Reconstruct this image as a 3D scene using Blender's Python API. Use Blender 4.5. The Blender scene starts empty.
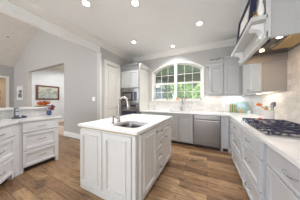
import bpy, bmesh, math, random
from mathutils import Vector, Matrix
random.seed(7)
C = bpy.context.scene.collection
SC = bpy.context.scene
PI = math.pi
# ------------------------------------------------------------------ camera, world, sun, exposure
CAM_H = 1.24
cd = bpy.data.cameras.new('camera'); cam = bpy.data.objects.new('camera', cd); C.objects.link(cam)
cd.sensor_width = 36.0; cd.lens = 116 / 300 * 36.0; cd.clip_start = 0.05; cd.clip_end = 200
cam.location = (0, 0, CAM_H); cam.rotation_euler = (PI / 2, 0, math.radians(26.17))
SC.camera = cam
w = bpy.data.worlds.new('world'); SC.world = w; w.use_nodes = True
wn = w.node_tree.nodes; wl = w.node_tree.links
bg = wn['Background']
tc = wn.new('ShaderNodeTexCoord'); sx = wn.new('ShaderNodeSeparateXYZ'); cr = wn.new('ShaderNodeValToRGB')
wl.new(tc.outputs['Generated'], sx.inputs[0]); wl.new(sx.outputs['Z'], cr.inputs[0]); wl.new(cr.outputs[0], bg.inputs[0])
cr.color_ramp.elements[0].color = (0.93, 0.97, 1.0, 1); cr.color_ramp.elements[0].position = 0.0
cr.color_ramp.elements[1].color = (0.76, 0.88, 1.0, 1); cr.color_ramp.elements[1].position = 0.6
bg.inputs[1].default_value = 1.9
sd = bpy.data.lights.new('sun', 'SUN'); sd.energy = 3.6; sd.angle = 0.02; sd.color = (1, .95, .86)
sun = bpy.data.objects.new('sun', sd); C.objects.link(sun)
sun.rotation_euler = Vector((0.55, 0.38, -0.74)).to_track_quat('-Z', 'Y').to_euler()
SC.view_settings.view_transform = 'Standard'; SC.view_settings.look = 'None'
SC.view_settings.gamma = 1; SC.view_settings.use_curve_mapping = False
SC.view_settings.exposure = 0.88
LAMP_W = 5.0       # each recessed downlight

# ------------------------------------------------------------------ materials
def newmat(name):
    m = bpy.data.materials.new(name); m.use_nodes = True
    return m, m.node_tree.nodes, m.node_tree.links, m.node_tree.nodes['Principled BSDF']
def coords(n, l, order='XYZ', scale=(1, 1, 1)):
    g = n.new('ShaderNodeNewGeometry'); s = n.new('ShaderNodeSeparateXYZ'); c = n.new('ShaderNodeCombineXYZ')
    l.new(g.outputs['Position'], s.inputs[0])
    for i, a in enumerate(order): l.new(s.outputs[a], c.inputs[i])
    mp = n.new('ShaderNodeMapping'); mp.inputs['Scale'].default_value = scale
    l.new(c.outputs[0], mp.inputs[0]); return mp.outputs[0]
def ocoords(n, l, scale=(1, 1, 1)):
    t = n.new('ShaderNodeTexCoord'); mp = n.new('ShaderNodeMapping'); mp.inputs['Scale'].default_value = scale
    l.new(t.outputs['Object'], mp.inputs[0]); return mp.outputs[0]
def ramp(n, l, src, stops):
    r = n.new('ShaderNodeValToRGB'); e = r.color_ramp.elements
    while len(e) < len(stops): e.new(0.5)
    for k, (p, c) in enumerate(stops): e[k].position = p; e[k].color = (*c, 1)
    l.new(src, r.inputs[0]); return r.outputs[0]
def noise(n, l, vec, scale, detail=4, rough=.55):
    t = n.new('ShaderNodeTexNoise'); t.inputs['Scale'].default_value = scale
    t.inputs['Detail'].default_value = detail; t.inputs['Roughness'].default_value = rough
    l.new(vec, t.inputs['Vector']); return t.outputs['Fac']
def mixc(n, l, fac, a, b, mode='MIX'):
    m = n.new('ShaderNodeMix'); m.data_type = 'RGBA'; m.blend_type = mode
    for sock, v in ((m.inputs[0], fac), (m.inputs[6], a), (m.inputs[7], b)):
        if isinstance(v, (int, float)): sock.default_value = v
        elif isinstance(v, tuple): sock.default_value = (*v, 1)
        else: l.new(v, sock)
    return m.outputs[2]
def bump(n, l, b, h, strength=.2, dist=.01):
    u = n.new('ShaderNodeBump'); u.inputs['Strength'].default_value = strength; u.inputs['Distance'].default_value = dist
    l.new(h, u.inputs['Height']); l.new(u.outputs[0], b.inputs['Normal'])
def plain(name, col, rough=.5, metal=0, var=.04, sc=6, spec=.5, bmp=0):
    m, n, l, b = newmat(name)
    f = noise(n, l, ocoords(n, l), sc)
    lo = tuple(max(0, c * (1 - var)) for c in col); hi = tuple(min(1, c * (1 + var)) for c in col)
    l.new(ramp(n, l, f, [(.3, lo), (.7, hi)]), b.inputs['Base Color'])
    b.inputs['Roughness'].default_value = rough; b.inputs['Metallic'].default_value = metal
    b.inputs['Specular IOR Level'].default_value = spec
    if bmp: bump(n, l, b, noise(n, l, ocoords(n, l), 150), bmp, .002)
    return m
def emis(name, col, strength):
    m, n, l, b = newmat(name)
    b.inputs['Base Color'].default_value = (*col, 1); b.inputs['Emission Color'].default_value = (*col, 1)
    b.inputs['Emission Strength'].default_value = strength; return m
M = {}
M['wall'] = plain('wall_paint', (.53, .52, .505), .75, var=.015, bmp=.15)
M['ceil'] = plain('ceiling_paint', (.84, .85, .85), .85, var=.01, bmp=.2)
M['trim'] = plain('trim_paint', (.80, .785, .745), .4, var=.02)
M['cream'] = plain('crown_paint', (.80, .785, .745), .45, var=.02)
M['foyer'] = plain('foyer_paint', (.62, .645, .68), .85)
M['header'] = plain('header_paint', (.86, .87, .87), .5, var=.02)
M['tan'] = plain('hall_tan_paint', (.36, .26, .17), .8)
M['vault'] = plain('vault_paint', (.70, .67, .63), .85)
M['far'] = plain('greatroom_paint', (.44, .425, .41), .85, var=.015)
M['white'] = plain('island_paint', (.74, .73, .71), .35, var=.02)
M['blue'] = plain('peninsula_paint', (.80, .82, .87), .35, var=.02)
M['grey'] = plain('grey_cabinet_paint', (.42, .42, .425), .38, var=.03)
M['rgrey'] = plain('light_grey_cabinet_paint', (.53, .54, .565), .35, var=.03)
M['ugrey'] = plain('wall_cabinet_paint', (.44, .44, .445), .4, var=.03)
M['ulight'] = plain('pale_wall_cabinet_paint', (.52, .53, .53), .4, var=.03)
M['ovenshade'] = plain('oven_cabinet_shade_paint', (.25, .25, .255), .42, var=.03)  # grey cabinet paint darkened to carry the shade on its front
M['hood'] = plain('hood_paint', (.60, .61, .61), .4, var=.02)
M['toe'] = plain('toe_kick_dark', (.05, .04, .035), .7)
M['steel'] = plain('brushed_steel', (.27, .255, .25), .22, 1, var=.05, sc=3)
M['darksteel'] = plain('dark_steel', (.22, .20, .19), .3, 1)
M['chrome'] = plain('chrome', (.55, .55, .56), .12, 1, var=.01)
M['nickel'] = plain('brushed_nickel', (.46, .44, .41), .2, 1, var=.02)
M['black'] = plain('black_iron', (.014, .016, .06), .45)
M['blackglass'] = plain('dark_oven_glass', (.02, .03, .055), .08, var=.02)
M['bronze'] = plain('bronze', (.12, .09, .07), .4, .6)
M['ceramic'] = plain('white_ceramic', (.82, .81, .79), .2, var=.01)
M['crock'] = plain('grey_white_stoneware', (.66, .66, .65), .3, var=.01)
M['plastic'] = plain('white_plastic', (.85, .85, .83), .4, var=.01)
M['orange'] = plain('orange_glaze', (.80, .18, .03), .4)
M['navy'] = plain('navy_plastic', (.05, .07, .18), .4)
M['phone'] = plain('grey_plastic', (.13, .14, .17), .4)
M['lcd'] = plain('phone_keys', (.5, .55, .62), .3)
M['green'] = plain('leaf_green', (.18, .32, .10), .6, var=.3)
M['olive'] = plain('pale_green_silicone', (.50, .52, .22), .5)
M['woodspoon'] = plain('beech_wood', (.58, .38, .2), .6)
M['rust'] = plain('rust_leaf', (.48, .13, .05), .7, var=.3)
M['plum'] = plain('plum_petal', (.25, .07, .10), .7, var=.3)
M['yellow'] = plain('gold_petal', (.85, .42, .05), .6, var=.2)
M['innerwood'] = plain('hood_inner_board', (.30, .265, .235), .5)
M['teal'] = plain('teal_card', (.32, .48, .44), .5, var=.3, sc=18)
M['frame'] = plain('mahogany_frame', (.12, .045, .03), .35, var=.2)
M['gilt'] = plain('gilt', (.45, .33, .17), .4)
M['mat'] = plain('mat_board', (.74, .72, .68), .8)
M['bluepot'] = plain('cobalt_pot', (.06, .09, .22), .25, var=.3)
M['lens'] = emis('downlight_lens', (1, .97, .92), 9)
M['strip_cool'] = emis('led_cool', (.85, .94, 1), 5)
M['strip_warm'] = emis('led_warm', (1, .78, .55), 5)
M['hoodlens'] = emis('hood_bulb', (1, .78, .52), 5)
M['patio'] = plain('patio_concrete', (.34, .33, .31), .9, bmp=.3)
M['porch'] = plain('porch_ceiling_paint', (.62, .65, .56), .8)
M['porchbeam'] = plain('porch_beam_paint', (.27, .27, .23), .7)
M['grass'] = plain('lawn', (.12, .22, .05), .9, var=.4, sc=3)
M['bark'] = plain('bark', (.12, .09, .065), .9, var=.3)
M['leafa'] = plain('foliage_bright', (.24, .36, .08), .6, var=.8, sc=5)
M['leafb'] = plain('foliage_deep', (.10, .19, .06), .6, var=.8, sc=4)
M['shed'] = plain('slate_blue_siding', (.16, .19, .24), .8)

def beadboard(name, col, axis):
    m, n, l, b = newmat(name)
    v = coords(n, l); wv = n.new('ShaderNodeTexWave'); wv.bands_direction = axis
    wv.inputs['Scale'].default_value = 11; wv.inputs['Distortion'].default_value = .6; wv.inputs['Detail'].default_value = 1
    l.new(v, wv.inputs['Vector'])
    l.new(ramp(n, l, wv.outputs['Fac'], [(0, tuple(c * .97 for c in col)), (1, col)]), b.inputs['Base Color'])
    bump(n, l, b, wv.outputs['Fac'], .03, .001); b.inputs['Roughness'].default_value = .42; return m
M['hoodside'] = beadboard('hood_side_grain', (.47, .475, .48), 'X')
M['endpanel'] = beadboard('end_panel_grain', (.36, .33, .30), 'X')

def floor_mat():
    m, n, l, b = newmat('hardwood_planks')
    v = coords(n, l, 'XYZ')
    br = n.new('ShaderNodeTexBrick'); l.new(v, br.inputs['Vector'])
    br.inputs['Scale'].default_value = 1; br.inputs['Brick Width'].default_value = .95; br.inputs['Row Height'].default_value = .135
    br.inputs['Mortar Size'].default_value = .0025; br.offset = .37; br.offset_frequency = 2; br.squash = 1
    br.inputs['Color1'].default_value = (0, 0, 0, 1); br.inputs['Color2'].default_value = (1, 1, 1, 1); br.inputs['Mortar'].default_value = (.5, .5, .5, 1)
    base = ramp(n, l, br.outputs['Color'], [(0, (.15, .085, .045)), (.35, (.27, .165, .092)), (.7, (.34, .22, .125)), (1, (.20, .118, .066))])
    v2 = coords(n, l, 'XYZ', (1.6, 11, 1)); g = noise(n, l, v2, 4.2, 10, .72)
    gr = ramp(n, l, g, [(.30, (.30, .26, .24)), (.44, (.95, .93, .90)), (.56, (1.3, 1.28, 1.24)), (.72, (1.75, 1.7, 1.62))])
    c1 = mixc(n, l, .85, base, gr, 'MULTIPLY')
    v3 = coords(n, l, 'XYZ', (1, 2.4, 1)); k = noise(n, l, v3, 3.0, 7, .68)
    kr = ramp(n, l, k, [(.34, (.30, .27, .25)), (.43, (1, 1, 1)), (.7, (1.35, 1.33, 1.28))])
    c2 = mixc(n, l, .9, c1, kr, 'MULTIPLY')
    c3 = mixc(n, l, br.outputs['Fac'], c2, (.06, .035, .022))
    l.new(c3, b.inputs['Base Color'])
    l.new(ramp(n, l, g, [(.2, (.28, .28, .28)), (.8, (.42, .42, .42))]), b.inputs['Roughness'])
    bump(n, l, b, g, .15, .004); return m
M['floor'] = floor_mat()
def tile_mat(name, order, bw=.20, bh=.075, c1=(.80, .785, .76), c2=(.66, .645, .62), mort=(.70, .68, .65), vein=(.62, .60, .57)):
    m, n, l, b = newmat(name)
    v = coords(n, l, order); br = n.new('ShaderNodeTexBrick'); l.new(v, br.inputs['Vector'])
    br.inputs['Scale'].default_value = 1; br.inputs['Brick Width'].default_value = bw; br.inputs['Row Height'].default_value = bh
    br.inputs['Mortar Size'].default_value = .002; br.inputs['Color1'].default_value = (*c1, 1); br.inputs['Color2'].default_value = (*c2, 1)
    br.inputs['Mortar'].default_value = (*mort, 1)
    g = noise(n, l, coords(n, l, order, (1, 1, 1)), 7, 7, .65)
    vr = ramp(n, l, g, [(.38, (1, 1, 1)), (.5, vein), (.58, (1, 1, 1))])
    l.new(mixc(n, l, .35, br.outputs['Color'], vr, 'MULTIPLY'), b.inputs['Base Color'])
    b.inputs['Roughness'].default_value = .3
    bump(n, l, b, br.outputs['Fac'], -.25, .002); return m
M['tile_back'] = tile_mat('marble_tile_back', 'XZY')
M['tile_right'] = tile_mat('marble_tile_right', 'YZX', .16, .08, (.84, .81, .78), (.68, .64, .60))
M['tile_left'] = tile_mat('marble_tile_left', 'YZX', .18, .09, (.88, .88, .88), (.80, .80, .80))
M['foyer_tile'] = tile_mat('foyer_stone', 'XYZ', .45, .45, (.60, .48, .38), (.50, .39, .30), (.35, .28, .2))
def quartz():
    m, n, l, b = newmat('white_quartz')
    g = noise(n, l, coords(n, l), 3.5, 9, .7)
    l.new(ramp(n, l, g, [(.35, (.90, .90, .90)), (.5, (.86, .86, .865)), (.56, (.91, .91, .91))]), b.inputs['Base Color'])
    b.inputs['Roughness'].default_value = .14; return m
M['quartz'] = quartz()
def glass():
    m, n, l, b = newmat('window_glass'); n.remove(b)
    out = n['Material Output']; t = n.new('ShaderNodeBsdfTransparent'); g = n.new('ShaderNodeBsdfGlossy')
    t.inputs[0].default_value = (.93, .95, .93, 1)
    g.inputs['Roughness'].default_value = .02; fr = n.new('ShaderNodeFresnel'); fr.inputs[0].default_value = 1.5
    mx = n.new('ShaderNodeMixShader'); l.new(fr.outputs[0], mx.inputs[0]); l.new(t.outputs[0], mx.inputs[1]); l.new(g.outputs[0], mx.inputs[2])
    l.new(mx.outputs[0], out.inputs[0]); return m
M['glass'] = glass()
def filt():
    m, n, l, b = newmat('mesh_filter')
    ck = n.new('ShaderNodeTexChecker'); ck.inputs['Scale'].default_value = 90; l.new(coords(n, l), ck.inputs['Vector'])
    ck.inputs['Color1'].default_value = (.62, .45, .22, 1); ck.inputs['Color2'].default_value = (.42, .30, .15, 1)  # warm reflection on the stainless mesh put into the colour
    l.new(ck.outputs[0], b.inputs['Base Color']); b.inputs['Metallic'].default_value = .5; b.inputs['Roughness'].default_value = .45
    bump(n, l, b, ck.outputs[1], .4, .002); return m
M['filter'] = filt()
def painting():
    m, n, l, b = newmat('landscape_canvas')
    t = n.new('ShaderNodeTexCoord'); s = n.new('ShaderNodeSeparateXYZ'); l.new(t.outputs['Generated'], s.inputs[0])
    g = noise(n, l, ocoords(n, l), 9, 6, .7)
    ad = n.new('ShaderNodeMath'); ad.operation = 'MULTIPLY_ADD'; ad.inputs[1].default_value = .95; l.new(g, ad.inputs[0])
    m2 = n.new('ShaderNodeMath'); m2.operation = 'MULTIPLY'; m2.inputs[1].default_value = .3; l.new(s.outputs['Z'], m2.inputs[0]); l.new(m2.outputs[0], ad.inputs[2])
    l.new(ramp(n, l, ad.outputs[0], [(.2, (.10, .12, .08)), (.4, (.22, .26, .22)), (.52, (.42, .46, .46)), (.62, (.16, .20, .16)), (.75, (.50, .50, .44)), (1, (.42, .50, .55))]), b.inputs['Base Color'])
    b.inputs['Roughness'].default_value = .6; return m
M['paint'] = painting()

# ------------------------------------------------------------------ mesh helpers
class MB:
    def __init__(s): s.bm = bmesh.new()
    def box(s, x0, x1, y0, y1, z0, z1, bev=0):
        r = bmesh.ops.create_cube(s.bm, size=1)
        bmesh.ops.scale(s.bm, vec=(abs(x1 - x0), abs(y1 - y0), abs(z1 - z0)), verts=r['verts'])
        bmesh.ops.translate(s.bm, vec=((x0 + x1) / 2, (y0 + y1) / 2, (z0 + z1) / 2), verts=r['verts'])
        if bev:
            es = list({e for v in r['verts'] for e in v.link_edges})
            bmesh.ops.bevel(s.bm, geom=es, offset=bev, segments=2, affect='EDGES', profile=.5)
        return s
    def prism(s, pts, axis, a, b):
        """pts 2D extruded along axis from a to b; for 'X' pts=(y,z), 'Y' pts=(x,z), 'Z' pts=(x,y)"""
        def P(p, t): return {'X': (t, p[0], p[1]), 'Y': (p[0], t, p[1]), 'Z': (p[0], p[1], t)}[axis]
        A = [s.bm.verts.new(P(p, a)) for p in pts]; B = [s.bm.verts.new(P(p, b)) for p in pts]
        fs = [s.bm.faces.new(A), s.bm.faces.new(B[::-1])]
        for i in range(len(pts)):
            j = (i + 1) % len(pts); fs.append(s.bm.faces.new((A[i], B[i], B[j], A[j])))
        bmesh.ops.recalc_face_normals(s.bm, faces=fs); return s
    def loft(s, rings, cap0=True, cap1=True):
        R = [[s.bm.verts.new(p) for p in r] for r in rings]; fs = []
        for a, b in zip(R, R[1:]):
            for i in range(len(a)):
                j = (i + 1) % len(a); fs.append(s.bm.faces.new((a[i], a[j], b[j], b[i])))
        if cap0: fs.append(s.bm.faces.new(R[0][::-1]))
        if cap1: fs.append(s.bm.faces.new(R[-1]))
        bmesh.ops.recalc_face_normals(s.bm, faces=fs); return s
    def lathe(s, prof, c=(0, 0, 0), n=20, cap0=True, cap1=True):
        return s.loft([[(c[0] + r * math.cos(2 * PI * i / n), c[1] + r * math.sin(2 * PI * i / n), c[2] + z) for i in range(n)] for r, z in prof], cap0, cap1)
    def tube(s, pts, r, n=8):
        pts = [Vector(p) for p in pts]; rs = r if isinstance(r, (list, tuple)) else [r] * len(pts)
        rings = []; up = None
        for i, p in enumerate(pts):
            t = ((pts[min(i + 1, len(pts) - 1)] - pts[i]).normalized() + (pts[i] - pts[max(i - 1, 0)]).normalized()).normalized()
            if up is None: up = t.orthogonal().normalized()
            up = (up - t * up.dot(t)).normalized(); q = t.cross(up)
            rings.append([tuple(p + rs[i] * (math.cos(2 * PI * k / n) * up + math.sin(2 * PI * k / n) * q)) for k in range(n)])
        return s.loft(rings)
    def ball(s, c, r, sc=(1, 1, 1), u=12, v=8):
        q = bmesh.ops.create_uvsphere(s.bm, u_segments=u, v_segments=v, radius=r)
        bmesh.ops.scale(s.bm, vec=sc, verts=q['verts']); bmesh.ops.translate(s.bm, vec=c, verts=q['verts']); return s
    def holed(s, outer, inner, z0, z1):
        """flat slab (XY outline) with a hole"""
        es = []
        for loop in (outer, inner):
            V = [s.bm.verts.new((x, y, z1)) for x, y in loop]
            es += [s.bm.edges.new((V[i], V[(i + 1) % len(V)])) for i in range(len(V))]
        f = [g for g in bmesh.ops.triangle_fill(s.bm, edges=es, use_beauty=True)['geom'] if isinstance(g, bmesh.types.BMFace)]
        r = bmesh.ops.extrude_face_region(s.bm, geom=f)
        bmesh.ops.translate(s.bm, vec=(0, 0, z0 - z1), verts=[g for g in r['geom'] if isinstance(g, bmesh.types.BMVert)])
        bmesh.ops.recalc_face_normals(s.bm, faces=s.bm.faces[:]); return s
    def leaves(s, c, R, n, size, rnd):
        for _ in range(n):
            d = Vector((rnd.gauss(0, 1), rnd.gauss(0, 1), rnd.gauss(0, 1))).normalized() * (rnd.random() ** .4)
            p = Vector(c) + Vector((d.x * R[0], d.y * R[1], d.z * R[2]))
            a = Vector((rnd.gauss(0, 1), rnd.gauss(0, 1), rnd.gauss(0, .7))).normalized(); b = a.orthogonal().normalized()
            z = size * rnd.uniform(.6, 1.3)
            s.bm.faces.new([s.bm.verts.new(p + a * z), s.bm.verts.new(p + b * z * .5), s.bm.verts.new(p - a * z), s.bm.verts.new(p - b * z * .5)])
        return s
    def build(s, name, mat, parent=None, smooth=False, loc=None):
        me = bpy.data.meshes.new(name); s.bm.to_mesh(me); s.bm.free()
        me.materials.append(M[mat] if isinstance(mat, str) else mat)
        if smooth:
            for p in me.polygons: p.use_smooth = True
            try: me.set_sharp_from_angle(angle=math.radians(40))
            except Exception: pass
        o = bpy.data.objects.new(name, me); C.objects.link(o)
        if parent: o.parent = parent
        if loc: o.location = loc
        return o
def struct(o): o['kind'] = 'structure'; return o
def tag(o, label, cat, group=None):
    o['label'] = label; o['category'] = cat
    if group: o['group'] = group
    return o
def thing(name, label, cat, loc=(0, 0, 0), rz=0, group=None):
    o = bpy.data.objects.new(name, None); C.objects.link(o); o.location = loc; o.rotation_euler = (0, 0, rz); o.empty_display_size = .1
    return tag(o, label, cat, group)
def copy_tree(o, parent=None):
    c = o.copy(); C.objects.link(c); c.parent = parent
    for ch in list(o.children): copy_tree(ch, c)
    return c
def rrect(x0, x1, y0, y1, r, n=5):
    P = []
    for cx, cy, a0 in ((x1 - r, y1 - r, 0), (x0 + r, y1 - r, PI / 2), (x0 + r, y0 + r, PI), (x1 - r, y0 + r, 1.5 * PI)):
        for k in range(n): a = a0 + PI / 2 * k / (n - 1); P.append((cx + r * math.cos(a), cy + r * math.sin(a)))
    return P

XL, YB, XR, ZC = -2.62, 3.74, 1.03, 2.82
YF = 2.24
YN = -3.6      # how far the room shell runs behind the camera
# ------------------------------------------------------------------ setting
struct(MB().box(-12, XR + .12, YN, YB + .12, -.1, 0).build('floor', 'floor'))
struct(MB().box(-7.16, -2.76, YF + .001, 5.5, .0, .012).build('floor_foyer', 'foyer_tile'))
struct(MB().box(XL - .12, XR + .12, YN, YB + .12, ZC, ZC + .1).build('ceiling', 'ceil'))
# back wall with arched opening
WX0, WX1, WZ0, WZS, WZA = -1.68, -.14, 1.24, 2.19, 2.42
def arch(x, x0=WX0, x1=WX1, zs=WZS, za=WZA):
    w_ = (x1 - x0) / 2; h_ = za - zs; R = (w_ * w_ + h_ * h_) / (2 * h_); cx = (x0 + x1) / 2
    return za - R + math.sqrt(max(0, R * R - (x - cx) ** 2))
NA = 24
xs = [WX0 + (WX1 - WX0) * i / NA for i in range(NA + 1)]
b = MB()
b.box(XL - .12, WX0, YB, YB + .12, 0, ZC).box(WX1, XR + .12, YB, YB + .12, 0, ZC).box(WX0, WX1, YB, YB + .12, 0, WZ0)
b.prism([(x, arch(x)) for x in xs] + [(WX1, ZC), (WX0, ZC)], 'Y', YB, YB + .12)
struct(b.build('wall_back', 'wall'))
struct(MB().box(XR, XR + .12, YN, YB, 0, ZC).build('wall_right', 'wall'))
DY0, DY1, DZ = 2.47, 2.99, 2.31
b = MB().box(XL - .12, XL, YF, DY0, 0, ZC).box(XL - .12, XL, DY1, YB, 0, ZC).box(XL - .12, XL, DY0, DY1, DZ, ZC)
struct(b.build('wall_left', 'wall'))
struct(MB().box(XL - .12, XL, YN, YF, 2.54, ZC).build('wall_header', 'header'))
# corner board where header meets wall
struct(MB().box(XL, XL + .012, YF - .0, YF + .05, 0, 2.54).build('trim_1', 'trim'))
# great room
b = MB()
b.prism([(-8.8, 0), (-7.16, 0), (-7.16, 2.5), (-4.34, 2.5), (-4.34, 0), (-2.74, 0), (-2.74, 3.4), (-5.7, 4.36), (-8.8, 2.92)], 'Y', YF, YF + .12)
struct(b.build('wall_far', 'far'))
b = MB().box(-8.92, -8.8, YN, 1.25, 0, 2.92).box(-8.92, -8.8, 1.98, YF + .12, 0, 2.92).box(-8.92, -8.8, 1.25, 1.98, 2.31, 2.92)
struct(b.build('wall_great_room_left', 'far'))
b = MB().prism([(-8.92, 2.92), (-8.8, 2.92), (-5.7, 4.36), (-2.74, 3.4), (-2.62, 3.4), (-2.62, 3.5), (-5.7, 4.5), (-8.92, 3.0)], 'Y', YN, YF + .12)
struct(b.build('ceiling_vaulted', 'vault'))
struct(MB().box(-2.735, -2.625, YN, YF + .1, 2.93, 3.39).build('wall_gable_infill', 'vault'))
# hall past the left wall
struct(MB().box(-11, -10.9, YN, 4.5, 0, 2.7).build('wall_hall', 'tan'))
struct(MB().box(-10.9, -8.93, YN, 4.5, 2.7, 2.75).build('ceiling_hall', 'tan'))
struct(MB().box(-10.9, -8.93, 4.4, 4.5, 0, 2.7).build('wall_hall_end', 'tan'))
# foyer behind the opening
struct(MB().box(-7.28, -7.161, YF + .125, 5.5, 0, 2.9).build('wall_foyer_left', 'foyer'))
struct(MB().box(-7.28, -2.75, 5.5, 5.6, 0, 2.9).build('wall_foyer_back', 'foyer'))
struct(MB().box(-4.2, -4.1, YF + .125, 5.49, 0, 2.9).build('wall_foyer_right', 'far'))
struct(MB().box(-7.28, -4.1, YF + .125, 5.6, 2.901, 2.95).build('ceiling_foyer', 'ceil'))
struct(MB().prism([(-7.16, 2.78), (-7.14, 2.78), (-7.06, 2.9), (-7.16, 2.9)], 'Y', YF + .13, 5.49).build('trim_2', 'cream'))
# baseboards
struct(MB().prism([(YF, 0.001), (YF - .018, .001), (YF - .018, .15), (YF - .008, .17), (YF, .17)], 'X', -4.33, XL - .001).build('baseboard_far', 'trim'))
struct(MB().box(XL, XL + .016, YF + .06, DY0 - .09, .001, .15).build('baseboard_left', 'trim'))
struct(MB().box(-7.159, -7.142, YF + .13, 5.4, .013, .17).build('baseboard_foyer', 'trim'))
# great room left opening casing
b = MB().box(-8.8, -8.78, 1.98, 2.08, 0, 2.40).box(-8.8, -8.78, 1.15, 1.25, 0, 2.40).box(-8.8, -8.78, 1.25, 1.98, 2.31, 2.40)
struct(b.build('trim_3', 'trim'))
# crown (profile: distance from wall, drop from ceiling)
CP = [(0, 0), (.115, 0), (.115, -.015), (.095, -.03), (.075, -.055), (.035, -.09), (.02, -.10), (.02, -.125), (0, -.125)]
struct(MB().prism([(XL + d, ZC + z) for d, z in CP], 'Y', YN, YB - .001).build('trim_4', 'cream'))
struct(MB().prism([(YB - d, ZC + z) for d, z in CP], 'X', XL + .116, XR - .001).build('trim_5', 'cream'))
struct(MB().prism([(XR - d, ZC + z) for d, z in CP], 'Y', 2.34, YB - .116).build('trim_6', 'cream'))
# pantry door casing + door
b = MB().box(XL, XL + .02, DY0 - .085, DY0, 0, DZ + .085, .004).box(XL, XL + .02, DY1, DY1 + .06, 0, DZ + .085, .004).box(XL, XL + .02, DY0, DY1, DZ, DZ + .085, .004)
b.box(XL - .119, XL, DY0, DY0 + .012, 0, DZ).box(XL - .119, XL, DY1 - .012, DY1, 0, DZ).box(XL - .119, XL, DY0 + .012, DY1 - .012, DZ - .012, DZ)
struct(b.build('trim_7', 'trim'))
def ringpanel(mb, x0, x1, z0, z1, prof, arch_top=0):
    """stacked rectangular rings facing -Y; prof = (inset, y)"""
    rings = []
    for ins, y in prof:
        rings.append([(x0 + ins, y, z0 + ins), (x1 - ins, y, z0 + ins), (x1 - ins, y, z1 - ins), (x0 + ins, y, z1 - ins)])
    return mb.loft(rings)
dw = DY1 - DY0 - .03
droot = bpy.data.objects.new('door_1', None); C.objects.link(droot); droot['kind'] = 'structure'
droot.location = (XL - .04, DY0 + .015, .01); droot.rotation_euler = (0, 0, PI / 2)
b = MB().box(0, dw, 0, .04, 0, DZ - .03)
for z0, z1 in ((.12, .78), (.98, 2.12)):
    ringpanel(b, .09, dw - .09, z0, z1, [(0, 0.001), (0, -.010), (.012, -.012), (.03, -.002), (.05, -.002), (.075, -.010)])
b.build('door_leaf', 'trim', droot)
b = MB().lathe([(.012, 0), (.012, .03), (.026, .04), (.028, .055), (.015, .065)], n=12); k = b.build('door_knob', 'bronze', droot, True)
k.location = (dw - .05, 0.001, 1.0); k.rotation_euler = (PI / 2, 0, 0)
b = MB()
for z in (.25, 1.15, 2.05): b.box(.0, .012, -.006, .0, z, z + .09)
b.build('hinge', 'nickel', droot)

# ---- backsplash
struct(MB().box(-1.87, WX0 - .06, YB - .012, YB, .915, 1.18).box(WX0 - .06, WX1 + .06, YB - .012, YB, .915, WZ0 - .062).box(WX1 + .06, XR - .012, YB - .012, YB, .915, 1.368).build('trim_8', 'tile_back'))
struct(MB().box(XR - .012, XR, YN, YB - .013, .915, 1.37).box(XR - .012, XR, YN, 2.33, 1.37, 1.92).build('trim_9', 'tile_right'))

# ---- window
b = MB()
def archring(x0, x1, z0, zs, za, y):
    P = [(x0, y, z0), (x1, y, z0)]
    for i in range(NA + 1):
        x = x1 - (x1 - x0) * i / NA; P.append((x, y, arch(x, x0, x1, zs, za)))
    return P
c_ = .075
outer = (WX0 - c_, WX1 + c_, WZ0 - .06, WZS + .01, WZA + c_ + .0)
inner = (WX0, WX1, WZ0, WZS, WZA)
def AR(t, y):   # interpolate outer->inner
    q = [o + (i - o) * t for o, i in zip(outer, inner)]; return archring(q[0], q[1], q[2], q[3], q[4], y)
b.loft([AR(0, YB), AR(0, YB - .02), AR(.2, YB - .03), AR(.8, YB - .022), AR(1, YB - .018), AR(1, YB + .06)], False, False)
struct(b.build('trim_10', 'trim'))
wroot = bpy.data.objects.new('window_1', None); C.objects.link(wroot); wroot['kind'] = 'structure'; wroot.location = (0, 0, 0)
xm = (WX0 + WX1) / 2; Y0, Y1 = YB + .03, YB + .075
b = MB().box(xm - .045, xm + .045, YB - .01, Y1, WZ0, arch(xm) + .0)          # mullion
b.box(WX0, WX0 + .035, Y0, Y1, WZ0, arch(WX0 + .035)); b.box(WX1 - .035, WX1, Y0, Y1, WZ0, arch(WX1 - .035)); b.box(WX0, WX1, Y0, Y1, WZ0, WZ0 + .045)
b.prism([(x, arch(x)) for x in xs] + [(x, arch(x) - .04) for x in xs[::-1]], 'Y', Y0, Y1)
for x0, x1 in ((WX0, xm), (xm, WX1)): b.box(x0, x1, Y0 - .01, Y1, 1.755, 1.805)
b.build('window_frame', 'trim', wroot)
b = MB()
for x0, x1 in ((WX0 + .03, xm - .04), (xm + .04, WX1 - .03)):
    for k in (1, 2):
        x = x0 + (x1 - x0) * k / 3; b.box(x - .006, x + .006, Y0 + .012, Y1 - .012, WZ0 + .04, arch(x) - .03)
    b.box(x0, x1, Y0 + .012, Y1 - .012, 2.06, 2.075); b.box(x0, x1, Y0 + .012, Y1 - .012, 1.50, 1.515)
b.build('muntin', 'trim', wroot)
MB().prism([(x, arch(x) - .02) for x in xs] + [(WX1, WZ0 + .02), (WX0, WZ0 + .02)], 'Y', Y0 + .019, Y0 + .025).build('pane', 'glass', wroot)
MB().box(WX0 - .10, WX1 + .10, YB - .07, YB - .031, WZ0 - .03, WZ0 - .002, .006).build('window_sill', 'trim', wroot)

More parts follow.
